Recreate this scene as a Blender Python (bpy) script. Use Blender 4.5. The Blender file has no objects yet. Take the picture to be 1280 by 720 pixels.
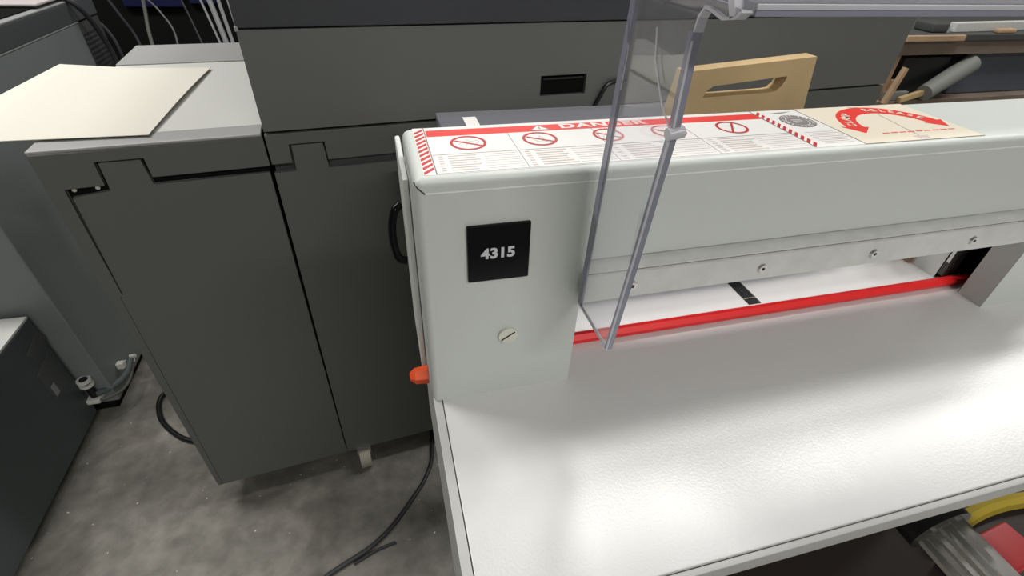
import bpy, bmesh, math, random
from mathutils import Vector, Matrix
random.seed(7)
S = bpy.context.scene
COL = S.collection

# ------------------------------------------------------------------ camera
cd = bpy.data.cameras.new('camera'); cam = bpy.data.objects.new('camera', cd); COL.objects.link(cam)
cd.sensor_fit = 'HORIZONTAL'; cd.sensor_width = 36.0; cd.lens = 36.0 * 611.434 / 1280.0
cd.clip_start = 0.01; cd.clip_end = 60
Rw = ((0.9682, -0.2472, 0.0372), (-0.1225, -0.5986, -0.7917), (0.2180, 0.7620, -0.6098))  # rows: right, down, forward
right, down, fwd = (Vector(r).normalized() for r in Rw)
m = Matrix((right, -down, -fwd)).transposed().to_4x4()
m.translation = Vector((-0.0181, -0.2413, 0.2912))
cam.matrix_world = m
S.camera = cam
# ------------------------------------------------------------------ world, exposure
w = bpy.data.worlds.new('world'); S.world = w; w.use_nodes = True
w.node_tree.nodes['Background'].inputs[0].default_value = (0.9, 0.95, 1.0, 1)
w.node_tree.nodes['Background'].inputs[1].default_value = 0.1
S.view_settings.view_transform = 'Standard'; S.view_settings.look = 'None'
S.view_settings.gamma = 1; S.view_settings.use_curve_mapping = False
S.view_settings.exposure = 0.0
S.cycles.use_denoising = True
S.cycles.max_bounces = 10; S.cycles.transparent_max_bounces = 16; S.cycles.transmission_bounces = 10
S.cycles.sample_clamp_indirect = 4.0

FLOOR = -0.8; CEIL = 2.0
LAMPS = [  # x, y, length along x, width, watts
    (0.56, 0.64, 0.34, 0.24, 9.5),
    (1.15, 0.62, 0.34, 0.24, 9.5),
    (1.80, 0.56, 0.34, 0.24, 13),
    (-1.20, 0.95, 1.20, 0.22, 38),
    (0.65, -2.00, 1.60, 0.22, 43),  # added fill lamp, brightens upright faces turned to the front
    (0.90, 2.60, 1.90, 0.22, 34),
    (3.40, 0.90, 1.20, 0.22, 20),
]
for i, (x, y, lx, ly, e) in enumerate(LAMPS):
    ld = bpy.data.lights.new('ceiling_light_glow', 'AREA'); ld.shape = 'RECTANGLE'
    ld.size = lx; ld.size_y = ly; ld.energy = e; ld.color = (1.0, 0.985, 0.95)
    lo = bpy.data.objects.new('ceiling_light_glow', ld); COL.objects.link(lo)
    lo.location = (x, y, CEIL - 0.062)

# ------------------------------------------------------------------ materials
def mat(name, col, rough=0.5, metal=0.0, noise=None, bump=None, spec=0.5, trans=0.0, ior=1.45, emis=None, coat=0.0):
    mt = bpy.data.materials.new(name); mt.use_nodes = True
    nt = mt.node_tree; b = nt.nodes['Principled BSDF']
    b.inputs['Base Color'].default_value = (*col, 1); b.inputs['Roughness'].default_value = rough
    b.inputs['Metallic'].default_value = metal; b.inputs['IOR'].default_value = ior
    b.inputs['Specular IOR Level'].default_value = spec
    b.inputs['Transmission Weight'].default_value = trans
    b.inputs['Coat Weight'].default_value = coat
    if emis: b.inputs['Emission Color'].default_value = (*emis[0], 1); b.inputs['Emission Strength'].default_value = emis[1]
    tc = nt.nodes.new('ShaderNodeTexCoord')
    if noise:
        sc, amt = noise[0], noise[1]; det = noise[2] if len(noise) > 2 else 4
        n = nt.nodes.new('ShaderNodeTexNoise'); n.inputs['Scale'].default_value = sc; n.inputs['Detail'].default_value = det
        r = nt.nodes.new('ShaderNodeValToRGB')
        r.color_ramp.elements[0].position = 0.3; r.color_ramp.elements[1].position = 0.7
        r.color_ramp.elements[0].color = (*[c * (1 - amt) for c in col], 1)
        r.color_ramp.elements[1].color = (*[min(1, c * (1 + amt)) for c in col], 1)
        nt.links.new(tc.outputs['Object'], n.inputs['Vector']); nt.links.new(n.outputs['Fac'], r.inputs[0])
        nt.links.new(r.outputs[0], b.inputs['Base Color'])
    if bump:
        n = nt.nodes.new('ShaderNodeTexNoise'); n.inputs['Scale'].default_value = bump[0]; n.inputs['Detail'].default_value = 2
        bp = nt.nodes.new('ShaderNodeBump'); bp.inputs['Strength'].default_value = bump[1]; bp.inputs['Distance'].default_value = bump[2]
        nt.links.new(tc.outputs['Object'], n.inputs['Vector']); nt.links.new(n.outputs['Fac'], bp.inputs['Height'])
        nt.links.new(bp.outputs[0], b.inputs['Normal'])
    return mt

def clear_sheet(name, tint, extra=0.0):
    mt = bpy.data.materials.new(name); mt.use_nodes = True; nt = mt.node_tree
    for n in list(nt.nodes):
        if n.type != 'OUTPUT_MATERIAL': nt.nodes.remove(n)
    out = nt.nodes[0]
    t = nt.nodes.new('ShaderNodeBsdfTransparent'); t.inputs[0].default_value = (*tint, 1)
    g = nt.nodes.new('ShaderNodeBsdfGlossy'); g.inputs['Roughness'].default_value = 0.06
    f = nt.nodes.new('ShaderNodeFresnel'); f.inputs[0].default_value = 1.45
    mx = nt.nodes.new('ShaderNodeMixShader')
    nt.links.new(f.outputs[0], mx.inputs[0]); nt.links.new(t.outputs[0], mx.inputs[1]); nt.links.new(g.outputs[0], mx.inputs[2])
    if extra:
        d = nt.nodes.new('ShaderNodeBsdfDiffuse'); d.inputs[0].default_value = (0.55, 0.55, 0.6, 1)
        m2 = nt.nodes.new('ShaderNodeMixShader'); m2.inputs[0].default_value = extra
        nt.links.new(mx.outputs[0], m2.inputs[1]); nt.links.new(d.outputs[0], m2.inputs[2]); nt.links.new(m2.outputs[0], out.inputs[0])
    else: nt.links.new(mx.outputs[0], out.inputs[0])
    return mt

M = {}
M['paint'] = mat('light_grey_paint', (0.60, 0.635, 0.605), 0.42, bump=(900, 0.12, 0.0004))
M['paint_side'] = mat('pale_cover_paint', (0.74, 0.76, 0.74), 0.4)
M['table'] = mat('white_table_paint', (0.69, 0.687, 0.685), 0.25, bump=(620, 0.22, 0.0005))
def table_waves():
    nt = M['table'].node_tree; b = nt.nodes['Principled BSDF']; bp = b.inputs['Normal'].links[0].from_node
    tc = nt.nodes.new('ShaderNodeTexCoord'); mp = nt.nodes.new('ShaderNodeMapping'); mp.inputs['Scale'].default_value = (26, 3.0, 1)
    mp.inputs['Rotation'].default_value = (0, 0, math.radians(8))
    n = nt.nodes.new('ShaderNodeTexNoise'); n.inputs['Scale'].default_value = 1.0; n.inputs['Detail'].default_value = 1.5
    b2 = nt.nodes.new('ShaderNodeBump'); b2.inputs['Strength'].default_value = 0.35; b2.inputs['Distance'].default_value = 0.0012
    nt.links.new(tc.outputs['Object'], mp.inputs[0]); nt.links.new(mp.outputs[0], n.inputs['Vector'])
    nt.links.new(n.outputs['Fac'], b2.inputs['Height']); nt.links.new(b2.outputs[0], bp.inputs['Normal'])
table_waves()
M['lip'] = mat('grey_table_edge', (0.50, 0.50, 0.49), 0.45)
M['seam'] = mat('seam_highlight_paint', (0.85, 0.86, 0.84), 0.4)  # pale strip colour, paints the highlight along the lid seam
M['seam_dark'] = mat('dark_seam', (0.06, 0.06, 0.06), 0.7)
M['alu'] = mat('satin_aluminium', (0.66, 0.67, 0.65), 0.42, 0.15, noise=(60, 0.06))
M['steel'] = mat('bright_steel', (0.72, 0.70, 0.66), 0.25, 1.0)
M['knurl'] = mat('chromed_knurled_steel', (0.75, 0.75, 0.72), 0.22, 1.0)
M['screw'] = mat('pale_zinc_screw', (0.66, 0.67, 0.58), 0.35, 0.3)
M['black'] = mat('black_plastic', (0.012, 0.012, 0.013), 0.35)
M['blackgloss'] = mat('glossy_black_plastic', (0.003, 0.003, 0.004), 0.2, spec=0.2)
M['blackmat'] = mat('matt_black', (0.008, 0.008, 0.008), 0.9, spec=0.1)
M['red'] = mat('red_bar_paint', (0.88, 0.02, 0.022), 0.45)
M['orange'] = mat('orange_red_plastic', (0.80, 0.09, 0.02), 0.4)
M['lab_white'] = mat('label_white', (0.83, 0.82, 0.80), 0.35)
M['lab_red'] = mat('label_red', (0.80, 0.045, 0.035), 0.35)
M['lab_dkred'] = mat('label_dark_red', (0.55, 0.03, 0.03), 0.35)
M['lab_cream'] = mat('label_cream', (0.80, 0.73, 0.60), 0.4)
M['lab_grey'] = mat('label_line_grey', (0.25, 0.22, 0.22), 0.5)
M['lab_text'] = mat('label_faint_text', (0.58, 0.50, 0.47), 0.5)
M['seal'] = mat('seal_grey', (0.20, 0.18, 0.17), 0.5)
M['digit'] = mat('digit_grey', (0.62, 0.63, 0.66), 0.5)
M['wood'] = mat('pale_beech_wood', (0.49, 0.35, 0.18), 0.5, noise=(14, 0.12))
M['wood2'] = mat('tan_wood', (0.42, 0.28, 0.17), 0.6, noise=(14, 0.15))
M['brown'] = mat('brown_board', (0.19, 0.145, 0.115), 0.6, noise=(9, 0.15))
M['printer'] = mat('charcoal_plastic', (0.125, 0.131, 0.124), 0.5, bump=(1500, 0.1, 0.0002))
M['printer_up'] = mat('charcoal_upper_panel', (0.150, 0.153, 0.147), 0.45, bump=(1500, 0.1, 0.0002))
M['printer_band'] = mat('dark_slate_band', (0.050, 0.053, 0.062), 0.45)
M['printer_dark'] = mat('dark_grey_recess', (0.06, 0.062, 0.062), 0.6)
M['printer_top'] = mat('light_grey_top', (0.68, 0.68, 0.655), 0.45)
M['printer_lip'] = mat('mid_grey_top_lip', (0.40, 0.40, 0.40), 0.45)
M['paper'] = mat('cream_paper', (0.79, 0.765, 0.68), 0.75)
M['leftgrey'] = mat('blue_grey_panel', (0.20, 0.222, 0.222), 0.5, noise=(3, 0.08))
M['rim'] = mat('pale_rim', (0.30, 0.31, 0.31), 0.5)
M['console_band'] = mat('slate_console_band', (0.075, 0.08, 0.085), 0.45)
M['bin'] = mat('dark_bin_panel', (0.075, 0.088, 0.092), 0.5)
M['sticker'] = mat('dull_sticker', (0.10, 0.105, 0.10), 0.6)
M['white'] = mat('white_plastic', (0.75, 0.74, 0.70), 0.5)
M['pinkwhite'] = mat('pinkish_white_lid', (0.55, 0.50, 0.50), 0.5)
M['blue'] = mat('deep_blue_panel', (0.004, 0.008, 0.05), 0.5)
M['cable_grey'] = mat('grey_cable', (0.12, 0.12, 0.11), 0.5)
M['cable_dark'] = mat('dark_cable', (0.035, 0.035, 0.04), 0.5)
M['hose'] = mat('grey_green_hose', (0.10, 0.12, 0.12), 0.5)
M['caster'] = mat('grubby_white_wheel', (0.42, 0.40, 0.33), 0.6)
M['wall'] = mat('grey_wall', (0.6, 0.6, 0.58), 0.8)
M['ceil'] = mat('pale_ceiling', (0.75, 0.74, 0.72), 0.9)
M['tube'] = mat('dull_grey_tube', (0.19, 0.195, 0.18), 0.6)
M['navy'] = mat('navy_grey_panel', (0.09, 0.10, 0.125), 0.6)
M['yellow'] = mat('yellow_band', (0.36, 0.27, 0.025), 0.5)
M['redbox'] = mat('red_box', (0.46, 0.025, 0.028), 0.4)
M['card'] = mat('brown_card', (0.34, 0.22, 0.13), 0.8)
M['maroon'] = mat('dark_maroon', (0.022, 0.015, 0.013), 0.6)
M['acryl'] = mat('clear_acrylic', (0.95, 0.95, 0.98), 0.02, trans=0.93, ior=1.49)  # small diffuse share paints a milky haze over the plate
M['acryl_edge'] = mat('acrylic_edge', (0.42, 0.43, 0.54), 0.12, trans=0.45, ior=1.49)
M['acryl_lit'] = mat('bright_acrylic_bend', (0.80, 0.80, 0.86), 0.10, trans=0.35, ior=1.49)  # paler copy of the edge plastic: lit faces and glints put into colour
M['canopy'] = clear_sheet('clear_canopy_sheet', (0.93, 0.93, 0.95), 0.22)  # diffuse share paints the pale haze of reflected room onto the sheet
M['cover'] = clear_sheet('smoky_rear_cover', (0.62, 0.62, 0.67), 0.20)
M['lamp'] = mat('lamp_diffuser', (0.9, 0.9, 0.9), 0.5, emis=((1, 0.985, 0.95), 1.0))
M['lampbody'] = mat('lamp_housing', (0.7, 0.7, 0.7), 0.5)

def floor_material():
    mt = bpy.data.materials.new('stained_concrete'); mt.use_nodes = True; nt = mt.node_tree; b = nt.nodes['Principled BSDF']
    tc = nt.nodes.new('ShaderNodeTexCoord')
    def noise(s, d, dist=0.0):
        n = nt.nodes.new('ShaderNodeTexNoise'); n.inputs['Scale'].default_value = s; n.inputs['Detail'].default_value = d
        n.inputs['Distortion'].default_value = dist; nt.links.new(tc.outputs['Object'], n.inputs['Vector']); return n
    def ramp(n, p0, c0, p1, c1):
        r = nt.nodes.new('ShaderNodeValToRGB'); e = r.color_ramp.elements
        e[0].position = p0; e[0].color = (*c0, 1); e[1].position = p1; e[1].color = (*c1, 1)
        nt.links.new(n.outputs['Fac'], r.inputs[0]); return r
    def mix(a, bb, mode, fac):
        x = nt.nodes.new('ShaderNodeMix'); x.data_type = 'RGBA'; x.blend_type = mode; x.inputs[0].default_value = fac
        nt.links.new(a, x.inputs[6]); nt.links.new(bb, x.inputs[7]); return x.outputs[2]
    a = ramp(noise(5.5, 6, 0.6), 0.33, (0.14, 0.131, 0.113), 0.68, (0.32, 0.305, 0.272))
    c = ramp(noise(30, 8), 0.35, (0.62, 0.62, 0.6), 0.65, (1.0, 1.0, 1.0))
    o = mix(a.outputs[0], c.outputs[0], 'MULTIPLY', 0.8)
    sp = ramp(noise(95, 1), 0.775, (0, 0, 0), 0.79, (0.5, 0.49, 0.45))
    o = mix(o, sp.outputs[0], 'ADD', 1.0)
    nt.links.new(o, b.inputs['Base Color']); b.inputs['Roughness'].default_value = 0.62
    return mt
M['floor'] = floor_material()

# ------------------------------------------------------------------ helpers
def wloc(o):
    v = Vector((0, 0, 0))
    while o: v += o.location; o = o.parent
    return v
def obj(name, bm, m_, parent=None, smooth=False):
    """link bm (world coordinates) as ONE mesh object, its vertices relative to its parent"""
    bmesh.ops.recalc_face_normals(bm, faces=bm.faces)
    if parent is not None:
        bmesh.ops.translate(bm, verts=bm.verts, vec=-wloc(parent))
    me = bpy.data.meshes.new(name); bm.to_mesh(me); bm.free()
    for mm in (m_ if isinstance(m_, (list, tuple)) else [m_]): me.materials.append(mm)
    if smooth:
        for p in me.polygons: p.use_smooth = True
        try: me.set_sharp_from_angle(angle=math.radians(38))
        except Exception: pass
    o = bpy.data.objects.new(name, me); COL.objects.link(o)
    if smooth:
        wn = o.modifiers.new('face_weighted_normals', 'WEIGHTED_NORMAL'); wn.weight = 100; wn.keep_sharp = True
    if parent is not None: o.parent = parent
    return o
def thing(name, label, cat, loc=(0, 0, 0), group=None):
    o = bpy.data.objects.new(name, None); COL.objects.link(o); o.location = loc
    o.empty_display_size = 0.05; o['label'] = label; o['category'] = cat
    if group: o['group'] = group
    return o
def tag(o, label, cat, group=None):
    o['label'] = label; o['category'] = cat
    if group: o['group'] = group
    return o
def struct(name, bm, m_):
    o = obj(name, bm, m_); o['kind'] = 'structure'; return o
def nb(): return bmesh.new()
def box(bm, x0, x1, y0, y1, z0, z1, bev=0.0, seg=2):
    vs = [bm.verts.new((x, y, z)) for x in (x0, x1) for y in (y0, y1) for z in (z0, z1)]
    fs = [(0, 1, 3, 2), (4, 6, 7, 5), (0, 4, 5, 1), (2, 3, 7, 6), (0, 2, 6, 4), (1, 5, 7, 3)]
    faces = [bm.faces.new([vs[i] for i in f]) for f in fs]
    if bev:
        es = list({e for f in faces for e in f.edges})
        bmesh.ops.bevel(bm, geom=es, offset=bev, segments=seg, affect='EDGES', profile=0.5)
    return bm
def prism(bm, pts, axis, a, b, bev=0.0):
    """pts: outline; axis 'x','y','z' is the extrusion axis; outline in the two others (in order)"""
    def V(p, h):
        return {'x': (h, p[0], p[1]), 'y': (p[0], h, p[1]), 'z': (p[0], p[1], h)}[axis]
    v0 = [bm.verts.new(V(p, a)) for p in pts]; v1 = [bm.verts.new(V(p, b)) for p in pts]
    n = len(pts); fs = [bm.faces.new(v0), bm.faces.new(v1[::-1])]
    for i in range(n): fs.append(bm.faces.new((v0[i], v0[(i + 1) % n], v1[(i + 1) % n], v1[i])))
    if bev:
        es = list({e for f in fs for e in f.edges}); bmesh.ops.bevel(bm, geom=es, offset=bev, segments=2, affect='EDGES', profile=0.5)
    return bm
def cyl(bm, p0, p1, r0, r1=None, n=24, caps=True):
    r1 = r0 if r1 is None else r1
    p0, p1 = Vector(p0), Vector(p1); d = (p1 - p0).normalized()
    u = d.orthogonal().normalized(); v = d.cross(u)
    A = [bm.verts.new(p0 + (u * math.cos(t) + v * math.sin(t)) * r0) for t in [2 * math.pi * i / n for i in range(n)]]
    B = [bm.verts.new(p1 + (u * math.cos(t) + v * math.sin(t)) * r1) for t in [2 * math.pi * i / n for i in range(n)]]
    for i in range(n): bm.faces.new((A[i], A[(i + 1) % n], B[(i + 1) % n], B[i]))
    if caps: bm.faces.new(A[::-1]); bm.faces.new(B)
    return bm
def catmull(pts, k=8):
    P = [Vector(p) for p in pts]; P = [P[0] * 2 - P[1]] + P + [P[-1] * 2 - P[-2]]; out = []
    for i in range(1, len(P) - 2):
        for j in range(k):
            t = j / k; a, b, c, d = P[i - 1], P[i], P[i + 1], P[i + 2]
            out.append(0.5 * ((2 * b) + (c - a) * t + (2 * a - 5 * b + 4 * c - d) * t * t + (-a + 3 * b - 3 * c + d) * t ** 3))
    out.append(P[-2]); return out
def tube(bm, pts, r, n=10, k=8, smooth=True):
    Q = catmull(pts, k) if smooth else [Vector(p) for p in pts]
    rings = []; prev = None
    for i, q in enumerate(Q):
        d = (Q[min(i + 1, len(Q) - 1)] - Q[max(i - 1, 0)]).normalized()
        u = d.orthogonal().normalized() if prev is None else (prev - d * prev.dot(d)).normalized()
        prev = u; v = d.cross(u)
        rings.append([bm.verts.new(q + (u * math.cos(2 * math.pi * j / n) + v * math.sin(2 * math.pi * j / n)) * r) for j in range(n)])
    for a, b in zip(rings, rings[1:]):
        for j in range(n): bm.faces.new((a[j], a[(j + 1) % n], b[(j + 1) % n], b[j]))
    bm.faces.new(rings[0][::-1]); bm.faces.new(rings[-1]); return bm
def ring(bm, c, rx, ry, wdt, z0, z1, n=48, rot=0.0, a0=0, a1=360):
    """flat annulus lying in XY, rx/ry outer radii"""
    full = (a1 - a0) >= 360; N = n
    L = []
    for i in range(N + (0 if full else 1)):
        t = math.radians(a0 + (a1 - a0) * i / N)
        for k, (sx, z) in enumerate(((0, z0), (0, z1), (wdt, z1), (wdt, z0))):
            L.append(bm.verts.new((c[0] + (rx - sx) * math.cos(t), c[1] + (ry - sx) * math.sin(t), z)))
    cnt = N if full else N
    tot = len(L) // 4
    for i in range(cnt):
        a = i * 4; b = ((i + 1) % tot) * 4
        for k in range(4): bm.faces.new((L[a + k], L[a + (k + 1) % 4], L[b + (k + 1) % 4], L[b + k]))
    return bm
def bar(bm, p, q, wdt, z0, z1):
    p, q = Vector((p[0], p[1])), Vector((q[0], q[1])); d = (q - p).normalized(); nrm = Vector((-d.y, d.x)) * wdt / 2
    prism(bm, [tuple(p + nrm), tuple(q + nrm), tuple(q - nrm), tuple(p - nrm)], 'z', z0, z1); return bm
def text_bm(s, size, bold=0.0, depth=0.0001, align='CENTER', spacing=1.0):
    cu = bpy.data.curves.new('lettering', 'FONT'); cu.body = s; cu.size = size; cu.offset = bold; cu.extrude = depth
    cu.align_x = align; cu.align_y = 'CENTER'; cu.space_character = spacing
    o = bpy.data.objects.new('lettering', cu); COL.objects.link(o)
    dg = bpy.context.evaluated_depsgraph_get(); me = bpy.data.meshes.new_from_object(o.evaluated_get(dg))
    bm = nb(); bm.from_mesh(me); bpy.data.objects.remove(o); bpy.data.meshes.remove(me); bpy.data.curves.remove(cu)
    return bm
# printer row frame: s along the front, t into the depth, turned 5.2 degrees
TH = math.radians(5.2); PU = Vector((math.cos(TH), math.sin(TH), 0)); PV = Vector((-math.sin(TH), math.cos(TH), 0)); PO = Vector((-0.452, 0.482, 0))
PM = Matrix(((PU.x, PV.x, 0, PO.x), (PU.y, PV.y, 0, PO.y), (0, 0, 1, 0), (0, 0, 0, 1)))
def W(s, t, z): return PM @ Vector((s, t, z))
def pobj(name, bm, m_, parent=None, smooth=False):
    bmesh.ops.transform(bm, matrix=PM, verts=bm.verts); return obj(name, bm, m_, parent, smooth)

# ------------------------------------------------------------------ room shell
struct('floor', box(nb(), -4, 6, -3, 6, FLOOR - 0.05, FLOOR), M['floor'])
struct('ceiling', box(nb(), -4, 6, -3, 6, CEIL, CEIL + 0.05), M['ceil'])
struct('wall_back', box(nb(), -4, 6, 6, 6.1, FLOOR, CEIL), M['wall'])
struct('wall_front', box(nb(), -4, 6, -3.1, -3, FLOOR, CEIL), M['wall'])
struct('wall_left', box(nb(), -4.1, -4, -3, 6, FLOOR, CEIL), M['wall'])
struct('wall_right', box(nb(), 6, 6.1, -3, 6, FLOOR, CEIL), M['wall'])
for i, (x, y, lx, ly, e) in enumerate(LAMPS):
    t = thing('ceiling_light', ['square ceiling light above the paper cutter, leftmost of its row of three', 'square ceiling light in the middle of the row of three', 'square ceiling light at the right end of the row of three', 'fluorescent ceiling light above the left machines', 'fluorescent ceiling light in front of the cutter, nearest the front wall', 'fluorescent ceiling light behind the printing press', 'fluorescent ceiling light above the workbench'][i], 'light', (x, y, CEIL), 'fluorescent ceiling lights')
    obj('lamp_housing', box(nb(), x - lx / 2 - .03, x + lx / 2 + .03, y - ly / 2 - .03, y + ly / 2 + .03, CEIL - 0.05, CEIL), M['lampbody'], t)
    obj('diffuser', box(nb(), x - lx / 2, x + lx / 2, y - ly / 2, y + ly / 2, CEIL - 0.056, CEIL - 0.05), M['lamp'], t)

# ------------------------------------------------------------------ paper cutter
G = thing('paper_cutter', 'light grey guillotine paper cutter with white table and red danger sticker', 'paper cutter', (0.3, 0.0, -0.115))
H = 0.1775
# housing: left column and beam as one sheet-metal shell
bm = nb()
prism(bm, [(-.006, 0), (.1, 0), (.1, .058), (.1, .1132), (.64, .1132), (.64, H), (-.006, H)], 'y', 0.0, 0.079)
bm.edges.ensure_lookup_table()
def sel(e):
    a, b = e.verts[0].co, e.verts[1].co
    top = abs(a.z - H) < 1e-5 and abs(b.z - H) < 1e-5
    left = abs(a.x + .006) < 1e-5 and abs(b.x + .006) < 1e-5
    return top or left
bmesh.ops.bevel(bm, geom=[e for e in bm.edges if sel(e)], offset=0.0048, segments=4, affect='EDGES', profile=0.5)
obj('housing', bm, M['paint'], G, True)
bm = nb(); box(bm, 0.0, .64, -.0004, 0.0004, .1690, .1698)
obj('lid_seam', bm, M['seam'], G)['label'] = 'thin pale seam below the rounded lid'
bm = nb(); bar(bm, (0, 0), (1, 0), 1, 0, 1); bm.free()
bm = nb(); tube(bm, [(0.0, -.0002, .1694), (-.0035, .0008, .1728), (-.0052, .0035, .1752)], .00045, 6, 4)
obj('corner_fold', bm, M['seam_dark'], G)
# right column with its dark recess
bm = nb(); prism(bm, [(.53, 0), (.64, 0), (.64, .079), (.53, .079), (.53, .051), (.575, .051), (.575, .0235), (.53, .0235)], 'z', 0, .112)
obj('right_column', bm, M['paint'], G)
bm = nb(); box(bm, .565, .5745, .0236, .0509, .0005, .1115)
box(bm, .5302, .566, .0238, .0242, .0005, .1115); box(bm, .5302, .566, .0505, .0508, .0005, .1115)
obj('recess_lining', bm, M['blackmat'], G)
bm = nb(); box(bm, .527, .545, .043, .050, .052, .076, .001); box(bm, .530, .545, .045, .050, .006, .052)
obj('clamp_bracket', bm, M['printer_dark'], G)
bm = nb(); box(bm, .5285, .530, .0455, .0485, .022, .05); cyl(bm, (.5262, .047, .045), (.529, .047, .045), .0022, n=10)
obj('clamp_bolt', bm, M['steel'], G)
bm = nb(); box(bm, .526, .532, .0785, .10, .0, .1, .0005)
obj('rear_bracket', bm, M['card'], G)['label'] = 'brownish bracket behind the right column'
# rail below the beam
bm = nb(); prism(bm, [(.012, .1110), (.0040, .1110), (-.0068, .1076), (-.0068, .1066), (-.0055, .1062), (-.0055, .1052), (-.0074, .1042), (-.0074, .0835), (-.0062, .0825), (.012, .0825)], 'x', .1, .64)
obj('blade_rail', bm, M['alu'], G)['label'] = 'aluminium rail with button-head bolts'
rail = bpy.data.objects['blade_rail']
bm = nb(); box(bm, .1, .64, -.0062, -.0052, .1054, .1062); obj('rail_groove', bm, M['seal'], rail)
def bolt(x, z):
    b = nb(); cyl(b, (x, -.0072, z), (x, -.0092, z), .0038, .0030, 20)
    o = obj('bolt', b, M['steel'], rail, True)
    b = nb(); cyl(b, (x, -.0091, z), (x, -.0094, z), .0014, n=6); obj('hex_socket', b, M['black'], o)
for x in (.133, .236, .336, .436): bolt(x, .0935)
# clamp plate inside, blade line
bm = nb(); box(bm, .102, .528, .020, .026, .088, .112)
obj('blade', bm, M['steel'], G)
# red cutting bar
bm = nb(); cyl(bm, (.1005, .0375, .0052), (.535, .0372, .0052), .0050, n=6); tube(bm, [(.533, .0372, .0052), (.545, .0385, .004), (.56, .040, .003)], .0045, 8, 4)
obj('cutting_bar', bm, M['red'], G)['label'] = 'red bar across the cutting line'
# table
TY = -.1495
bm = nb(); box(bm, .0013, .70, TY, .46, -.004, 0.0, .0008)
bmesh.ops.delete(bm, geom=[f for f in bm.faces if False], context='FACES')
tb = obj('table_top', bm, M['table'], G, True); tb['label'] = 'white lacquered table plate'
bm = nb(); box(bm, -.0055, .0008, -.1535, .085, -.11, -.0004, .0008); box(bm, .0008, .70, -.1540, -.1498, -.0165, -.0018, .0012)
obj('table_frame', bm, M['lip'], G, True)
bm = nb(); box(bm, .0008, .66, -.112, .30, -.115, -.005); obj('base_body', bm, M['printer_dark'], G)
bm = nb(); box(bm, .303, .3165, .051, .16, .0001, .0005); gv = obj('guide_groove', bm, M['black'], G)
bm = nb(); box(bm, .3035, .3160, .0585, .0600, .0006, .0016, .0002); box(bm, .3150, .3164, .052, .16, .0005, .0009); obj('groove_screw', bm, M['steel'], gv)
# badge
bm = nb(); prism(bm, [(.0218, .1475), (.0605, .1475), (.0608, .1075), (.0222, .1078)], 'y', -.0022, .0005, .0008)
bd = obj('number_badge', bm, M['blackgloss'], G, True); bd['label'] = 'glossy black badge reading 4315'
bm = text_bm('4315', .0098, bold=.00036, spacing=1.02)
bmesh.ops.transform(bm, matrix=Matrix.Translation((.0407, -.0024, .1279)) @ Matrix.Rotation(math.radians(90), 4, 'X') @ Matrix.Scale(1.06, 4, (1, 0, 0)), verts=bm.verts)
obj('badge_number', bm, M['digit'], bd)
# slotted screw plug
bm = nb(); cyl(bm, (.0492, 0, .0578), (.0492, -.0022, .0578), .0068, .0066, 36)
sc_ = obj('slotted_screw', bm, M['screw'], G, True); sc_['label'] = 'pale slotted plug screw'
bm = nb(); dx, dz = .0057 * math.cos(math.radians(33)), .0057 * math.sin(math.radians(33))
cyl(bm, (.0492 - dx, -.0022, .0578 - dz), (.0492 + dx, -.0022, .0578 + dz), .00055, n=6); obj('screw_slot', bm, M['black'], sc_)
# left side cover, knob, cable
bm = nb(); box(bm, -.0100, -.0062, .040, .115, -.01, .160, .0015); cv = obj('side_cover', bm, M['paint_side'], G, True)
bm = nb(); cyl(bm, (-.0066, .024, .0045), (-.0165, .024, .0045), .0072, .0062, 6); cyl(bm, (-.0165, .024, .0045), (-.0205, .024, .0045), .0062, .0030, 6)
obj('side_knob', bm, M['orange'], G)['label'] = 'faceted orange-red knob'
bm = nb(); tube(bm, [(-.0115, .108, .108), (-.0165, .104, .104), (-.0195, .100, .092), (-.0195, .094, .078), (-.0165, .090, .070), (-.0115, .090, .068)], .0034, 10)
obj('power_cord', bm, M['blackgloss'], G, True)['label'] = 'black cord bulging behind the left side cover'

# ---- danger label on the lid
Z0 = H + 0.00005
def lz(k): return (Z0 + .00012 * k, Z0 + .00012 * (k + 1))
bm = nb(); box(bm, .0006, .2985, .0052, .0765, *lz(0)); DL = obj('danger_label', bm, M['lab_white'], G); DL['label'] = 'white and red danger sticker with prohibition signs'
bm = nb(); box(bm, .0085, .2520, .0605, .0712, *lz(1)); obj('red_banner', bm, M['lab_red'], DL)
bm = text_bm('DANGER', .0100, bold=.00035, depth=.00006, spacing=1.12)
bmesh.ops.transform(bm, matrix=Matrix.Translation((.1300, .0660, lz(2)[1])) @ Matrix.Scale(1.5, 4, (1, 0, 0)), verts=bm.verts); obj('danger_lettering', bm, M['lab_white'], DL)
bm = nb(); prism(bm, [(.0755, .0613), (.0905, .0613), (.083, .0708)], 'z', *lz(2)); tr = obj('warning_triangle', bm, M['lab_grey'], DL)
bm = nb(); prism(bm, [(.0772, .0622), (.0888, .0622), (.083, .0695)], 'z', *lz(3)); obj('triangle_fill', bm, M['lab_white'], tr)
bm = nb(); bar(bm, (.083, .0672), (.083, .0647), .0008, *lz(4)); bar(bm, (.083, .0640), (.083, .0633), .0008, *lz(4)); obj('exclamation_mark', bm, M['lab_grey'], tr)
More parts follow.
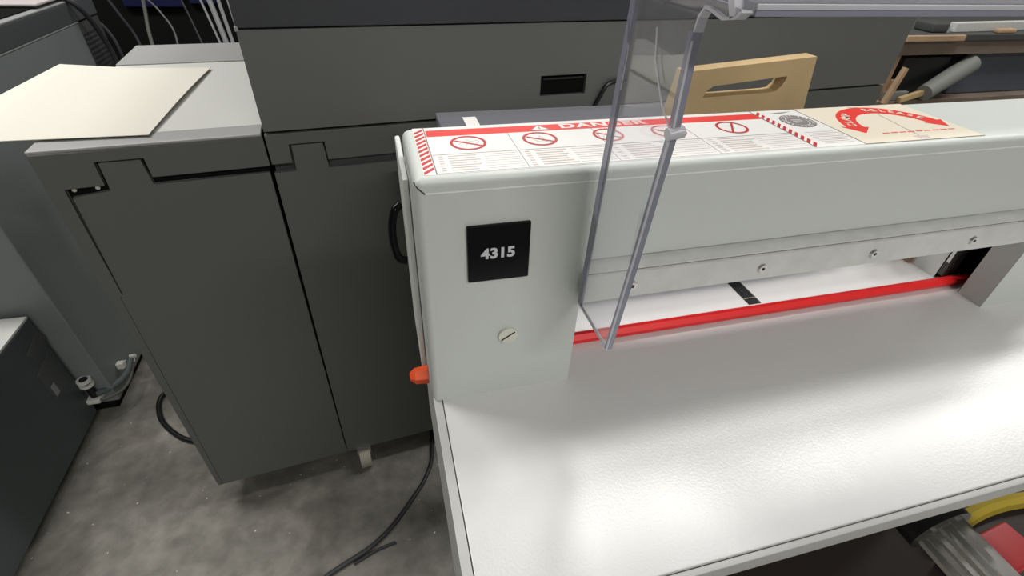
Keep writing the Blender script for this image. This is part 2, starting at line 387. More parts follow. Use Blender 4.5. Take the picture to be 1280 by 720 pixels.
def stripes(x0, x1, dark, dx):
    b = nb(); n = 11; p = (.0765 - .0110) / n
    for i in range(n):
        y = .0058 + i * p
        prism(b, [(x0, y + p * .55 - .0), (x1, y + p * .52 + .0060), (x1, y + .0060), (x0, y)], 'z', *lz(1))
    o = obj('hazard_stripes', b, M['lab_dkred'], DL)
    b = nb(); box(b, dark - .0003, dark + .0003, .0055, .0765, *lz(2)); obj('stripe_border', b, M['lab_grey'], o)
stripes(.0010, .0070, .0077, 1); stripes(.2530, .2585, .2523, 1)
CE = [(.0085, .0600), (.0600, .1180), (.1180, .1835), (.1835, .2520)]
bm = nb(); box(bm, .0085, .2520, .0312, .0316, *lz(1))
for a, b_ in CE[1:]: box(bm, a - .00015, a + .00015, .0060, .0602, *lz(1))
box(bm, .0085, .2520, .0060, .0062, *lz(1)); obj('grid_lines', bm, M['lab_grey'], DL)
cxs = [.0322, .0782, .1260, .1700, .2180]
def sketch(k, cx, cy):
    b = nb(); z = lz(1)
    shapes = [
        [(-.006, -.002), (-.003, .003), (0, .004), (.003, .002), (.006, .004), (.007, .001), (.003, -.003), (0, -.001), (-.004, -.005)],
        [(-.006, .004), (-.002, -.005), (.001, -.003), (.004, -.006), (.001, .005), (-.001, -.001), (-.004, .001)],
        [(-.006, -.004), (-.002, .003), (0, -.002), (.003, .006), (.004, -.001), (.007, .002)],
        [(-.006, .002), (-.002, -.002), (.001, .004), (.005, -.003)],
    ]
    if k < 4:
        P_ = shapes[k]
        for p, q in zip(P_, P_[1:]): bar(b, (cx + p[0], cy + p[1]), (cx + q[0], cy + q[1]), .0004, *z)
    else: bar(b, (cx - .001, cy), (cx + .001, cy), .0002, *z)
    return b
for k, cx in enumerate(cxs):
    cy = .0472; r = .0112
    b = nb(); ring(b, (cx, cy), r, r, .0017, *lz(2), n=48)
    q = r * .68
    s_ = 1 if k < 4 else -1
    if k < 4: bar(b, (cx - q, cy + q * .55), (cx + q, cy - q * .75), .0013, *lz(2))
    else: bar(b, (cx - q * .55, cy - q), (cx + q * .6, cy + q), .0015, *lz(2))
    o = obj('prohibition_sign', b, M['lab_dkred'], DL)
    if k < 4: obj('pictogram', sketch(k, cx, cy), M['lab_text'], o)
for a, b_ in CE:                                        # blocks of tiny unreadable text: rows of fine lines
    b = nb(); wd = b_ - a
    for r_ in range(7):
        y = .0285 - r_ * .0032
        box(b, a + wd * .16, a + wd * (.45 + .1 * random.random()), y - .00055, y + .00055, *lz(1))
        box(b, a + wd * .05, a + wd * .10, y - .0006, y + .0006, *lz(1))
        box(b, a + wd * .56, a + wd * .97, y - .0001, y + .0001, *lz(1))
    obj('small_print', b, M['lab_text'], DL)
# round seal
sx, sy = .2765, .0520
bm = nb(); ring(bm, (sx, sy), .0128, .0128, .0042, *lz(1)); ring(bm, (sx, sy), .0078, .0078, .0077, *lz(1))
seal = obj('round_seal', bm, M['seal'], DL)
b = nb()
for i in range(22):
    t = 2 * math.pi * i / 22
    if i % 5 == 4: continue
    bar(b, (sx + .0096 * math.cos(t), sy + .0096 * math.sin(t)), (sx + .0117 * math.cos(t), sy + .0117 * math.sin(t)), .0009, *lz(2))
for i in range(3): box(b, sx - .004, sx + .004, sy - .003 + i * .0025, sy - .0022 + i * .0025, *lz(2))
obj('seal_marks', b, M['lab_white'], seal)
b = nb(); prism(b, [(.2640, .0698), (.2740, .0712), (.2860, .0722), (.2760, .0690)], 'z', *lz(1)); obj('small_mark', b, M['lab_grey'], DL)
b = nb()
for i in range(8): box(b, .264, .264 + .022 + .008 * random.random(), .0300 - i * .0028, .0305 - i * .0028, *lz(1))
obj('small_print', b, M['lab_text'], DL)
# cream arrow label
bm = nb(); prism(bm, [(.2920, .0052), (.3960, .0052), (.3960, .0765), (.2920, .0765)], 'z', *lz(1)); AL = obj('arrow_label', bm, M['lab_cream'], G); AL['label'] = 'cream sticker with curved red double arrow'
b = nb(); box(b, .2918, .2923, .0052, .0765, *lz(2)); box(b, .292, .396, .0050, .0053, *lz(2)); obj('label_edge', b, M['lab_grey'], AL)
ac = (.3480, .0285)
def arcpt(t, r): return (ac[0] + r * math.cos(t), ac[1] + r * math.sin(t))
a_l, a_r = math.radians(171), math.radians(13); ri, ro = .0305, .0440
N = 40; out_ = [arcpt(a_l + (a_r - a_l) * i / N, ro) for i in range(N + 1)]; in_ = [arcpt(a_l + (a_r - a_l) * i / N, ri) for i in range(N + 1)]
bm = nb(); z0, z1 = lz(2)
lo_ = [bm.verts.new((*p, z)) for z in (z0, z1) for p in out_]; li_ = [bm.verts.new((*p, z)) for z in (z0, z1) for p in in_]
for i in range(N):
    bm.faces.new((lo_[N + 1 + i], lo_[N + 2 + i], li_[N + 2 + i], li_[N + 1 + i]))
    bm.faces.new((lo_[i], li_[i], li_[i + 1], lo_[i + 1])); bm.faces.new((lo_[i], lo_[i + 1], lo_[N + 2 + i], lo_[N + 1 + i])); bm.faces.new((li_[i + 1], li_[i], li_[N + 1 + i], li_[N + 2 + i]))
def head(t, sgn):
    c = arcpt(t, (ri + ro) / 2); tip = arcpt(t + sgn * math.radians(18), (ri + ro) / 2 + .002); a = arcpt(t, ro + .0045); b2 = arcpt(t, ri - .0035)
    prism(bm, [a, tip, b2], 'z', z0, z1)
head(a_l, 1); head(a_r, -1)
ar = obj('curved_arrow', bm, M['lab_red'], AL)
def arc_text(s, t0, t1, name):
    tot = nb()
    for i, ch in enumerate(s):
        t = t0 + (t1 - t0) * i / (len(s) - 1); p = arcpt(t, (ri + ro) / 2)
        tb_ = text_bm(ch, .0082, bold=.0002, depth=.00005)
        bmesh.ops.transform(tb_, matrix=Matrix.Translation((p[0], p[1], lz(3)[1])) @ Matrix.Rotation(t - math.pi / 2, 4, 'Z'), verts=tb_.verts)
        me = bpy.data.meshes.new('tmp'); tb_.to_mesh(me); tb_.free(); tot.from_mesh(me); bpy.data.meshes.remove(me)
    obj(name, tot, M['lab_cream'], ar)
arc_text('RELEASE', math.radians(86), math.radians(26), 'arrow_lettering')
arc_text('CLAMP', math.radians(166), math.radians(128), 'arrow_lettering')
b = nb()
for i in range(9):
    x = .3210 + i * .0074; box(b, x, x + .0056, .0195, .0207, *lz(2))
obj('small_print', b, M['lab_red'], AL)
b = nb(); bar(b, (.3530, .0560), (.3450, .0130), .0006, *lz(3)); prism(b, [(.3390, .0125), (.3520, .0125), (.3490, .0070), (.3420, .0070)], 'z', *lz(2))
prism(b, [(.341, .0745), (.349, .0748), (.351, .0720), (.344, .0722)], 'z', *lz(2)); obj('dial_marks', b, M['lab_text'], AL)

# ---- transparent guard
GX = .096; GT = .0032
HD = obj('guard_cheek', prism(nb(), [(-.0062, .0832), (-.0532, .0848), (-.0668, .2222), (-.0652, .2560), (-.0658, .2640), (-.0688, .2668), (-.0740, .2662), (-.0812, .2650),
     (-.0880, .2664), (-.0905, .2695), (-.0135, .2735)], 'x', GX, GX + GT, .0004), M['acryl'], G)
HD['label'] = 'clear thick side plate of the raised guard'
def edge_strip(pts, hw, m_='acryl_edge', ext=.0003, name='cheek_edge', thin=False):
    """flat-sided strip along the plate edge; pts in the plate plane (y, z), hw half width"""
    V2 = [Vector(p) for p in pts]; L1, L2 = [], []
    for i, p in enumerate(V2):
        d = (V2[min(i + 1, len(V2) - 1)] - V2[max(i - 1, 0)]).normalized(); q = Vector((-d.y, d.x)) * hw
        L1.append(tuple(p + q)); L2.append(tuple(p - q))
    return obj(name, prism(nb(), L1 + L2[::-1], 'x', GX - ext, (GX + .0003 if thin else GX + GT + ext), 0), M[m_], HD)
edge_strip([(-.0528, .0852), (-.0600, .1500), (-.0662, .2222)], .00125)
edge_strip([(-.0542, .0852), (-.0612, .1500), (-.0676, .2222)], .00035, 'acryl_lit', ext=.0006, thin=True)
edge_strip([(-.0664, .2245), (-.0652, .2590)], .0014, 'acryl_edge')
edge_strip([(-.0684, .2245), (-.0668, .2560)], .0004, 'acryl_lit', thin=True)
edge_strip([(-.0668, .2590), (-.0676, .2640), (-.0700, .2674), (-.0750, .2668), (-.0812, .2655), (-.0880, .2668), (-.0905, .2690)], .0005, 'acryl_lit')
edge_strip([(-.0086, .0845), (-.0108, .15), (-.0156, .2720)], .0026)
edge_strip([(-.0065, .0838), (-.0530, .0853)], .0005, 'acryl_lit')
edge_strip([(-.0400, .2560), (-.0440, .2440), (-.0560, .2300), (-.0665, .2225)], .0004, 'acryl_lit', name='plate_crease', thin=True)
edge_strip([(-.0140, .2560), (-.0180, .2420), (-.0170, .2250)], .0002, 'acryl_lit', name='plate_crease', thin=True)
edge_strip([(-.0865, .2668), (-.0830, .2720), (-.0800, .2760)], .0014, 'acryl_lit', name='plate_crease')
bm = nb(); cyl(bm, (GX - .0015, -.0672, .2212), (GX + .0055, -.0672, .2222), .0026, n=20); obj('guard_pin', bm, M['acryl_lit'], G, True)
bm = nb(); prism(bm, [(-.0905, .2680), (-.0905, .2715), (-.025, .2750), (-.025, .2715)], 'x', GX + GT, .70); CN = obj('guard_canopy', bm, M['canopy'], G); CN['label'] = 'clear horizontal sheet of the raised guard'
bm = nb(); box(bm, GX + GT + .001, .70, -.0915, -.0905, .2676, .2693, .0002); obj('canopy_edge', bm, M['acryl_edge'], CN, True)
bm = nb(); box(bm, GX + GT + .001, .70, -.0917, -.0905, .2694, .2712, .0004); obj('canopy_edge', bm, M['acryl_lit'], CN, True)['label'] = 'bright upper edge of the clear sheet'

# ---- rear cover and crank
bm = nb(); box(bm, .040, .44, .11, .295, .112, .116, .001); box(bm, .040, .044, .11, .295, 0.0003, .1125); box(bm, .436, .44, .11, .295, 0.0003, .1125); box(bm, .04, .44, .291, .295, .0003, .1125)
RC = obj('rear_guard', bm, M['cover'], G); RC['label'] = 'smoky translucent cover over the rear table'
bm = nb(); box(bm, .066, .080, .240, .275, .1161, .1164); obj('rear_guard_sticker', bm, M['lab_white'], RC)
CX, CZ = .352, -.066
bm = nb(); cyl(bm, (CX, -.110, CZ), (CX, -.150, CZ), .0235, .0235, 28); obj('crank_collar', bm, M['black'], G, True)
bm = nb(); n = 36; R0, R1 = .0182, .0160
def kring(y): return [bm.verts.new((CX + (R0 if i % 2 else R1) * math.cos(2 * math.pi * i / n), y, CZ + (R0 if i % 2 else R1) * math.sin(2 * math.pi * i / n))) for i in range(n)]
A, B = kring(-.150), kring(-.235)
for i in range(n): bm.faces.new((A[i], A[(i + 1) % n], B[(i + 1) % n], B[i]))
bm.faces.new(A[::-1]); bm.faces.new(B)
obj('crank_handle', bm, M['knurl'], G)['label'] = 'fluted chrome crank handle'

# ------------------------------------------------------------------ stand under the cutter
ST = thing('cutter_stand', 'dark stand below the white cutter table', 'stand', (0.3, 0.1, FLOOR))
obj('stand_body', box(nb(), .03, .60, -.05, .28, FLOOR, -.1155, .003), M['printer_dark'], ST)
obj('stand_shelf', box(nb(), .25, .85, -.30, -.0505, -.308, -.300, .002), M['maroon'], ST)
bm = nb(); box(bm, .552, .630, -.158, -.115, -.2995, -.247, .004)
bmesh.ops.rotate(bm, verts=bm.verts, cent=(.59, -.136, -.25), matrix=Matrix.Rotation(math.radians(6), 3, 'Z'))
tag(obj('parts_box', bm, M['redbox'], None, True), 'small red box under the table edge beside the crank handle', 'box')
bm = nb(); tube(bm, [(.570, -.1020, -.290), (.600, -.0950, -.290), (.640, -.0860, -.290), (.690, -.0830, -.290), (.75, -.088, -.290)], .0098, 8)
bmesh.ops.scale(bm, vec=(1, 1, 1.0), verts=bm.verts)
tag(obj('yellow_hose', bm, M['yellow'], None, True), 'yellow band curving behind the small red box', 'hose')
bm = nb(); box(bm, .60, .72, -.26, -.19, -.2995, -.2955); tag(obj('paper_slip', bm, M['lab_white']), 'pale slip of paper lying in front of the small red box', 'paper')

# ------------------------------------------------------------------ wooden jogging block
bm = nb()
cosy, siny = math.cos(0), 0
outer = [(.2660, .1165), (.4290, .1165), (.4180, .1862), (.2735, .1752)]
inner = [(.2975, .1500), (.3010, .1570), (.3070, .1608), (.3900, .1682), (.3905, .1660), (.3870, .1580), (.3820, .1535), (.3750, .1525)]
yf, yb = .200, .216
def loop(P_, y): return [bm.verts.new((x, y, z)) for x, z in P_]
def holed(Pout, Pin, y):
    """front or back face with a hole: bridged polygon"""
    vo, vi = loop(Pout, y), loop(Pin, y)
    es = []
    for L_ in (vo, vi):
        for i in range(len(L_)): es.append(bm.edges.new((L_[i], L_[(i + 1) % len(L_)])))
    bmesh.ops.triangle_fill(bm, edges=es, use_beauty=True)
    return vo, vi
vo1, vi1 = holed(outer, inner, yf); vo2, vi2 = holed(outer, inner, yb)
for a, b_ in ((vo1, vo2), (vi1, vi2)):
    for i in range(len(a)): bm.faces.new((a[i], a[(i + 1) % len(a)], b_[(i + 1) % len(a)], b_[i]))
tag(obj('jogging_block', bm, M['wood']), 'pale wooden block with a slotted hand grip standing behind the cutter beam', 'wooden block')

# ------------------------------------------------------------------ printer row
def seam_box(s0, s1, z0, z1, t0, t1): return box(nb(), s0, s1, t0, t1, z0, z1)
PA = thing('finisher_cabinet', 'low charcoal machine cabinet with light grey top carrying the cream paper', 'cabinet', tuple(W(.134, .3, FLOOR)))
pobj('cabinet_body', box(nb(), -.002, .266, .007, .606, -.735, .0205), M['blackmat'], PA)
pobj('side_panel', box(nb(), -.006, -.0021, .006, .607, -.737, .0205), M['printer'], PA)
FT = .0065
pobj('front_frame', prism(nb(), [(-.006, .0255), (.2685, .0255), (.2685, -.0205), (.1175, -.0205), (.1175, .0085), (.0590, .0085), (.0590, -.0255), (.0125, -.0255), (.0105, -.205), (.0060, -.206), (-.003, -.737), (-.012, -.737)], 'y', 0, FT, .0006), M['printer'], PA)
dr = pobj('door', prism(nb(), [(.0165, -.0385), (.0635, -.0345), (.0635, .0055), (.1120, .0055), (.1150, -.0315), (.2660, -.0305), (.2620, -.737), (-.0025, -.737), (.0065, -.2062), (.0125, -.2050)], 'y', .0004, FT, .0006), M['printer'], PA)
dr['label'] = 'charcoal door with raised tongue'
for s in (.022, .049):
    bm = nb(); cyl(bm, tuple((s, .006, -.029)), tuple((s, .003, -.029)), .0028, n=12); pobj('door_screw', bm, M['screw'], PA)
pobj('top_lip', box(nb(), -.006, .2675, 0, .0415, .0210, .0280, .001), M['printer_lip'], PA)
pobj('top_plate', box(nb(), -.006, .2675, .0425, .437, .0210, .0276, .0006), M['printer_top'], PA)
pobj('rear_top_strip', box(nb(), -.006, .2675, .4385, .607, .0210, .0300, .0012), M['printer_lip'], PA)
for s, t in ((.04, .06), (.23, .06), (.04, .55), (.23, .55)):
    c = pobj('caster_wheel', cyl(nb(), (s - .012, t, FLOOR + .024), (s + .012, t, FLOOR + .024), .024, n=24), M['caster'], PA, True)
    pobj('caster_fork', box(nb(), s - .015, s + .015, t - .012, t + .012, FLOOR + .045, -.735), M['steel'], PA)

PB = thing('digital_press', 'large charcoal printing press with dark upper band and black grip recess', 'printing press', tuple(W(.88, .4, FLOOR)))
pobj('press_body', box(nb(), .2735, 1.488, .012, .80, -.735, .445), M['printer_dark'], PB)
pobj('lower_frame', prism(nb(), [(.2715, .0255), (1.490, .0255), (1.490, -.0190), (.3510, -.0190), (.3510, .0100), (.3000, .0100), (.3000, -.0190), (.2715, -.0190)], 'y', 0, .0095, .0006), M['printer'], PB)
pobj('press_door', prism(nb(), [(.2715, -.0325), (.3035, -.0325), (.3035, .0070), (.3475, .0070), (.3490, -.0325), (.8850, -.0325), (.8850, -.737), (.2640, -.737)], 'y', 0, .0095, .0006), M['printer'], PB)
pobj('press_door', box(nb(), .8880, 1.490, 0, .0095, -.737, -.0225, .0006), M['printer'], PB)
pobj('grip_shelf', box(nb(), .352, .884, .006, .011, -.0320, -.0195), M['printer_dark'], PB)
pobj('gap_line', box(nb(), .2720, 1.489, .0102, .0118, .0256, .0305), M['blackmat'], PB)
bm = nb(); pts = dict(s0=.6935, s1=.7750, z0=.0530, z1=.0845)
# upper panel built around the grip opening
box(bm, .2725, .6935, 0, .010, .0300, .1600, .0); box(bm, .7750, 1.490, 0, .010, .0300, .1600, .0)
box(bm, .6935, .7750, 0, .010, .0300, .0530, .0); box(bm, .6935, .7750, 0, .010, .0845, .1600, .0)
bmesh.ops.remove_doubles(bm, verts=bm.verts, dist=1e-6)
up = pobj('upper_panel', bm, M['printer_up'], PB)
pobj('grip_recess', box(nb(), .6936, .7749, .0075, .0105, .0531, .0844), M['blackmat'], up)
pobj('grip_trim', box(nb(), .699, .7700, .0030, .0074, .0770, .0800), M['black'], up)
pobj('upper_band', box(nb(), .2730, 1.490, -.0010, .0110, .1622, .4450, .001), M['printer_band'], PB)
pobj('band_corner_clip', box(nb(), .2712, .2755, -.002, .004, .1585, .1640, .0006), M['rim'], PB)
for s, t in ((.300, .004), (1.43, .07), (.32, .72), (1.43, .72)):
    w_ = pobj('caster_wheel', cyl(nb(), (s - .012, t, FLOOR + .030), (s + .012, t, FLOOR + .030), .030, n=28), M['caster'], PB, True)
    pobj('caster_fork', box(nb(), s - .016, s + .016, t - .013, t + .013, FLOOR + .048, -.735), M['steel'], PB)
bm = nb(); a = W(.800, -.004, .031); tube(bm, [tuple(W(.795, -.004, .031)), tuple(W(.803, -.006, .050)), tuple(W(.816, -.005, .068)), tuple(W(.85, -.004, .072))], .0035, 8)
tag(obj('short_cord', bm, M['black'], None, True), 'short black cord on the press front right of the black grip recess', 'cord')

# paper
def sheet(pts, z, th, name, label, lift=None):
    bm = nb(); nx, ny = 16, 16
    P4 = [Vector((*p, 0)) for p in pts]          # fl, fr, br, bl
    g = []
    for j in range(ny + 1):
        row = []
        for i in range(nx + 1):
            u, v = i / nx, j / ny
            p = (P4[0] * (1 - u) + P4[1] * u) * (1 - v) + (P4[3] * (1 - u) + P4[2] * u) * v
            zz = z + (lift(u, v) if lift else 0)
            row.append((bm.verts.new((p.x, p.y, zz)), bm.verts.new((p.x, p.y, zz + th))))
        g.append(row)
    for j in range(ny):
        for i in range(nx):
            for k in (0, 1): bm.faces.new([g[j][i][k], g[j][i + 1][k], g[j + 1][i + 1][k], g[j + 1][i][k]])
    for i in range(nx):
        for j in (0, ny): bm.faces.new([g[j][i][0], g[j][i + 1][0], g[j][i + 1][1], g[j][i][1]])
        for j in (0, nx): bm.faces.new([g[i][j][0], g[i + 1][j][0], g[i + 1][j][1], g[i][j][1]])
    return tag(obj(name, bm, M['paper'], None, True), label, 'paper')
sheet([(-.6000, .560), (-.4300, .560), (-.4520, .884), (-.5930, .928)], .0302, .0006, 'paper_sheet', 'lower cream paper sheet peeking out behind the big one on the cabinet')
sheet([(-.5890, .5170), (-.3265, .5135), (-.3215, .8720), (-.5640, .8850)], .0314, .0008, 'paper_sheet', 'large cream paper sheet on top, overhanging the grey cabinet top',
      lambda u, v: .0025 * max(0, u - .75) * 4 * math.sin(math.pi * v))

# ------------------------------------------------------------------ left machine and low bin
LM = thing('side_console', 'tall blue-grey machine with dark top band at the far left', 'machine', (-1.2, 1.15, FLOOR))
obj('console_body', box(nb(), -1.6, -.770, .815, 1.466, -.762, .0120, .003), M['leftgrey'], LM)
obj('console_rim', box(nb(), -1.6, -.7685, .814, 1.468, .0122, .0145), M['rim'], LM)
obj('console_band', box(nb(), -1.6, -.7690, .8145, 1.60, .0147, .0600, .002), M['console_band'], LM)
obj('console_top_trim', box(nb(), -1.6, -.7695, .8145, 1.60, .0602, .0640, .001), M['rim'], LM)
obj('kick_plate', box(nb(), -1.59, -.790, .830, 1.45, FLOOR, -.7625), M['blackmat'], LM)
obj('louvre_panel', box(nb(), -.95, -.7720, 1.4665, 1.60, -.60, .010), M['printer_dark'], LM)
bm = nb()
for i in range(14): box(bm, -.7720, -.7700, 1.475, 1.58, -.02 - i * .012, -.016 - i * .012)
obj('louvre_slats', bm, M['cable_dark'], LM)

LB = thing('waste_bin', 'low dark box with pale lid plate and stickers, bottom left corner', 'box', (-1.05, .5, FLOOR))
obj('bin_body', box(nb(), -1.3, -.820, .15, .800, -.774, -.4560, .003), M['bin'], LB)
obj('bin_lid', box(nb(), -1.3, -.8205, .15, .800, -.4558, -.4500, .001), M['printer_top'], LB)
obj('bin_plinth', box(nb(), -1.29, -.845, .16, .79, FLOOR, -.7742), M['blackmat'], LB)
bm = nb(); cyl(bm, (-.93, .70, -.4500), (-.93, .70, -.4400), .045, n=28); obj('lid_cap', bm, M['black'], LB, True)
def side_stick(p, m_, e=0): 
    b = nb(); prism(b, p, 'x', -.8199, -.8192 + e); obj('sticker', b, m_, LB)
side_stick([(.735, -.5080), (.795, -.4900), (.808, -.5200), (.745, -.5330)], M['sticker'])
side_stick([(.722, -.5600), (.780, -.5480), (.787, -.6380), (.722, -.6400)], M['sticker'])
side_stick([(.730, -.6060), (.745, -.6040), (.745, -.6340), (.730, -.6350)], M['rim'], .0006)
# coupling between bin and console
CP = thing('coupling_hose', 'grey hose coupling with white rings between bin and console', 'hose', (-.79, .82, -.70))
for z in (-.665, -.679): obj('coupling_ring', ring(nb(), (-.806, .803), .0155, .0155, .006, z - .0035, z + .0035, 28), M['white'], CP)
bm = nb(); cyl(bm, (-.806, .803, -.735), (-.806, .803, -.660), .0088, n=16); obj('coupling_post', bm, M['black'], CP, True)
bm = nb(); box(bm, -.822, -.792, .785, .815, -.735, -.722, .003); obj('coupling_foot', bm, M['white'], CP)
bm = nb(); tube(bm, [(-.800, .800, -.715), (-.770, .830, -.720), (-.752, .865, -.715), (-.752, .905, -.705)], .0085, 10); obj('grey_hose', bm, M['hose'], CP, True)
bm = nb(); tube(bm, [(-.792, .790, -.728), (-.760, .815, -.733), (-.745, .850, -.728), (-.745, .895, -.712)], .0035, 8); obj('thin_hose', bm, M['cable_grey'], CP, True)
bm = nb(); box(bm, -.769, -.752, .868, .884, -.704, -.686, .002); cyl(bm, (-.765, .905, -.712), (-.745, .905, -.708), .006, n=12); cyl(bm, (-.765, .93, -.716), (-.75, .93, -.716), .005, n=12)
obj('hose_fitting', bm, M['white'], CP, True)
# things on the console
DB = thing('flat_box', 'flat black box with pinkish-white lid lying on the console top, top left corner', 'box', (-.88, 1.40, .0642))
obj('box_body', box(nb(), -1.1, -.779, 1.325, 1.56, .0642, .0700, .001), M['black'], DB)
obj('box_lid', box(nb(), -1.1, -.775, 1.32, 1.565, .0702, .0760, .002), M['pinkwhite'], DB)
bm = nb(); box(bm, -1.1, -.788, 1.12, 1.317, .0642, .0670, .001); tag(obj('black_mat', bm, M['blackmat']), 'black mat on the console top in front of the pinkish-white lid', 'mat')  # flat black sheet stands in for the shade of a recess in the console
bm = nb(); box(bm, -.93, -.806, 1.15, 1.225, .0672, .0900, .004); tag(obj('white_holder', bm, M['white'], None, True), 'small white holder standing on the black mat at the left picture edge', 'holder')

# ------------------------------------------------------------------ dark rack and cables behind
RK = thing('equipment_rack', 'black equipment rack with blue panels behind the cream paper', 'rack', (-.75, 2.1, FLOOR))
obj('rack_body', box(nb(), -1.5, -.20, 1.90, 2.3, FLOOR, .60), M['blackmat'], RK)
obj('rack_panel', box(nb(), -.80, -.62, 1.885, 1.8995, -.010, .12, .002), M['blue'], RK)
obj('rack_panel', box(nb(), -1.10, -.93, 1.885, 1.8995, -.25, -.02, .002), M['blue'], RK)
obj('rack_panel', box(nb(), -.60, -.52, 1.885, 1.8995, .0, .12, .002), M['blue'], RK)
cabs = [
 ([(-.69, 1.78, .10), (-.70, 1.76, .0), (-.705, 1.74, -.06), (-.70, 1.70, -.16)], .0055, 'cable_grey', 'thick grey cable hanging straight down before the blue rack panel'),
 ([(-.70, 1.80, .03), (-.665, 1.78, -.01), (-.635, 1.75, -.07), (-.64, 1.70, -.17)], .0030, 'cable_grey', 'thin pale cable bowing to the right of the thick grey one'),
 ([(-.90, 1.66, .10), (-.83, 1.66, .02), (-.78, 1.66, -.06), (-.77, 1.64, -.18)], .0045, 'cable_dark', 'dark cable slanting down left of the blue panel'),
 ([(-.80, 1.70, .12), (-.755, 1.70, .0), (-.73, 1.70, -.08), (-.72, 1.66, -.20)], .0042, 'cable_dark', 'dark cable slanting just left of the thick grey hanging cable'),
 ([(-.98, 1.50, .088), (-.90, 1.46, .090), (-.83, 1.44, .092), (-.755, 1.46, .055), (-.740, 1.51, -.05), (-.735, 1.51, -.16)], .0065, 'cable_dark', 'black cable crossing the console band and dropping behind it'),
 ([(-.74, 1.62, -.16), (-.715, 1.60, -.115), (-.68, 1.60, -.105), (-.66, 1.62, -.16)], .0040, 'cable_grey', 'small cable loop behind the paper'),
]
for pts_, r_, m_, lab in cabs: tag(obj('cable', tube(nb(), pts_, r_, 8, 8), M[m_], None, True), lab, 'cable', 'cables behind the cabinets')
for i, (xa, xb) in enumerate(((-.535, -.478), (-.505, -.462), (-.475, -.445), (-.445, -.420), (-.59, -.530))):
    bm = nb(); tube(bm, [(xa, 1.72, .10), ((xa + xb) / 2 - .004, 1.70, .0), (xb, 1.66, -.14)], (.0035, .0080, .0055, .0050, .003)[i], 8)
    tag(obj('cable', bm, M['rim'] if i != 4 else M['cable_dark'], None, True), ('thin pale cable, leftmost of the pale bundle beside the press', 'wide pale flat cable in the bundle beside the press', 'pale cable right of the widest one in the bundle beside the press', 'pale cable nearest to the left edge of the press', 'dark cable left of the pale bundle beside the press')[i], 'cable', 'cables behind the cabinets')

# ------------------------------------------------------------------ floor cords
bm = nb(); tube(bm, [(.012, .60, FLOOR + .005), (.004, .49, FLOOR + .005), (-.018, .435, FLOOR + .005), (-.046, .396, FLOOR + .005), (-.100, .335, FLOOR + .005), (-.150, .298, FLOOR + .005), (-.196, .278, FLOOR + .005), (-.245, .255, FLOOR + .005), (-.32, .20, FLOOR + .005), (-.36, .10, FLOOR + .005)], .0048, 10)
tag(obj('floor_cable', bm, M['cable_dark'], None, True), 'black cable running over the concrete from below the press to the bottom', 'cable')
bm = nb(); tube(bm, [(-.098, .297, FLOOR + .003), (-.14, .289, FLOOR + .003), (-.185, .272, FLOOR + .003)], .0030, 8)
tag(obj('cable_end', bm, M['cable_dark'], None, True), 'short dark cable stub forking off the floor cable', 'cable')
bm = nb(); tube(bm, [(-.56, .83, FLOOR + .006), (-.64, .86, FLOOR + .006), (-.690, .835, FLOOR + .006), (-.672, .760, FLOOR + .006), (-.625, .700, FLOOR + .006), (-.575, .665, FLOOR + .006), (-.50, .65, FLOOR + .006)], .0065, 10)
tag(obj('cable_loop', bm, M['black'], None, True), 'black cable loop peeping out left of the charcoal cabinet foot', 'cable')
# lever below the cabinet gap
bm = nb(); tube(bm, [(-.196, .525, -.752), (-.185, .530, -.748), (-.165, .545, -.745)], .0035, 8); cyl(bm, (-.176, .530, -.762), (-.176, .530, -.742), .006, n=12)
tag(obj('brake_lever', bm, M['steel'], None, True), 'small bright metal lever beside the white caster under the cabinets', 'lever')

# ------------------------------------------------------------------ workbench in the right background
WB = thing('workbench', 'wooden workbench with shelves seen behind the guard at the top right', 'workbench', (2.6, 1.7, FLOOR))
obj('bench_top', box(nb(), 1.99, 3.6, 1.40, 2.1, -.056, -.030, .004), M['printer_dark'], WB)
obj('front_rail', box(nb(), 1.98, 2.27, 1.385, 1.3995, -.052, -.030, .003), M['wood2'], WB)
obj('apron', box(nb(), 2.0, 3.58, 1.41, 1.43, -.105, -.0565), M['brown'], WB)
obj('bottom_shelf', box(nb(), 1.99, 3.6, 1.40, 2.1, -.300, -.280, .003), M['brown'], WB)
for x in (2.0, 3.54):
    for y in (1.435, 2.04): obj('leg', box(nb(), x, x + .05, y, y + .05, FLOOR, -.0565), M['wood2'], WB)
tag(obj('storage_box', box(nb(), 2.085, 2.33, 1.44, 1.8, -.2795, -.120, .004), M['black']), 'black box standing on the workbench shelf', 'box')
tag(obj('storage_box', box(nb(), 2.42, 3.4, 1.45, 1.9, -.2795, -.110, .006), M['navy']), 'large navy-grey box on the workbench shelf at the right edge', 'box')
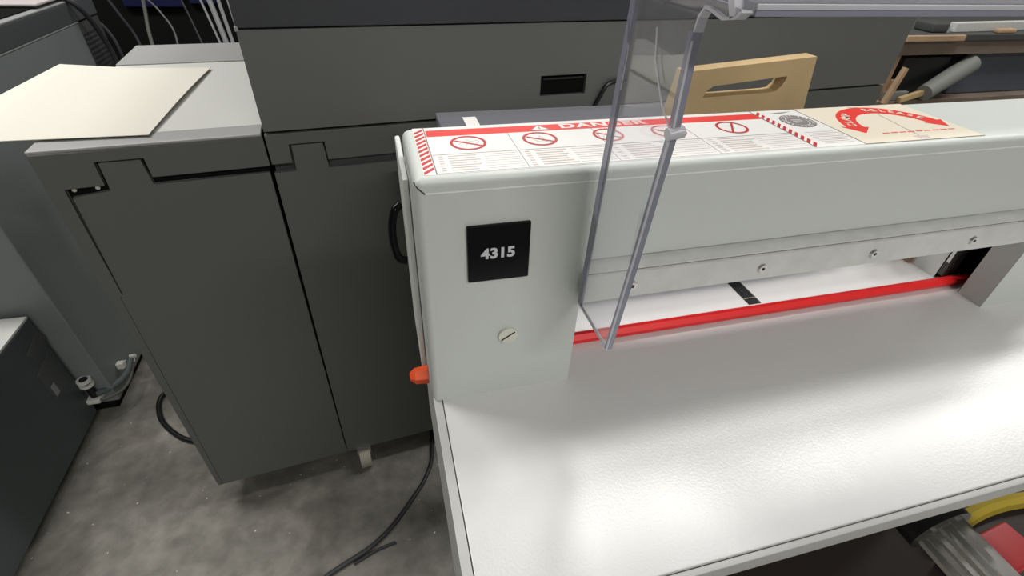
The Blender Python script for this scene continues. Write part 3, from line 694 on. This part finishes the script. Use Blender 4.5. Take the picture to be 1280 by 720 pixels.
bm = nb(); cyl(bm, (2.19, 1.375, -.245), (2.43, 1.425, -.148), .032, .038, 28); tag(obj('cardboard_tube', bm, M['tube'], None, True), 'dull grey tube leaning out of the workbench shelf', 'tube')
obj_ = obj('box_carton', box(nb(), 2.052, 2.082, 1.42, 1.5, -.2795, -.205, .002), M['card']); tag(obj_, 'small brown carton at the left end of the workbench shelf', 'carton')
bm = nb(); box(bm, 2.08, 2.26, 1.375, 1.393, -.262, -.240, .002); bmesh.ops.rotate(bm, verts=bm.verts, cent=(2.17, 1.38, -.25), matrix=Matrix.Rotation(math.radians(-14), 3, 'Y'))
tag(obj('wood_strip', bm, M['wood'], None, True), 'thin pale wood strip in front of the grey tube', 'wood strip')
bm = nb(); box(bm, 2.02, 2.14, 1.40, 1.418, -.279, -.245, .002); tag(obj('folded_cloth', bm, M['tube'], None, True), 'small grey piece at the front of the workbench shelf', 'cloth')
bm = nb(); box(bm, 2.26, 2.80, 1.44, 1.47, -.0295, .004, .003); bmesh.ops.rotate(bm, verts=bm.verts, cent=(2.3, 1.45, -.02), matrix=Matrix.Rotation(math.radians(4), 3, 'Z'))
tag(obj('metal_bar', bm, M['alu'], None, True), 'long pale metal bar lying on the workbench', 'bar')
bm = nb(); box(bm, 2.46, 2.55, 1.402, 1.432, -.0295, -.012, .006); tag(obj('wood_offcut', bm, M['wood2'], None, True), 'small tan wooden offcut below the metal bar on the bench', 'wood offcut')
bm = nb(); box(bm, 2.14, 2.22, 1.43, 1.52, -.0295, .004, .008); tag(obj('hand_tool', bm, M['printer_dark'], None, True), 'small dark tool case on the left end of the workbench', 'tool')
bm = nb(); cyl(bm, (2.235, 1.45, -.0295), (2.235, 1.45, -.008), .012, .008, 12); tag(obj('small_jar', bm, M['rim'], None, True), 'little pale jar beside the dark tool case on the workbench', 'jar')
bm = nb(); prism(bm, [(1.990, -.2795), (2.01, -.2795), (2.035, -.145), (2.018, -.140)], 'y', 1.365, 1.384, .002); tag(obj('broom_handle', bm, M['wood2'], None, True), 'upright reddish-brown stick at the left end of the workbench', 'stick')
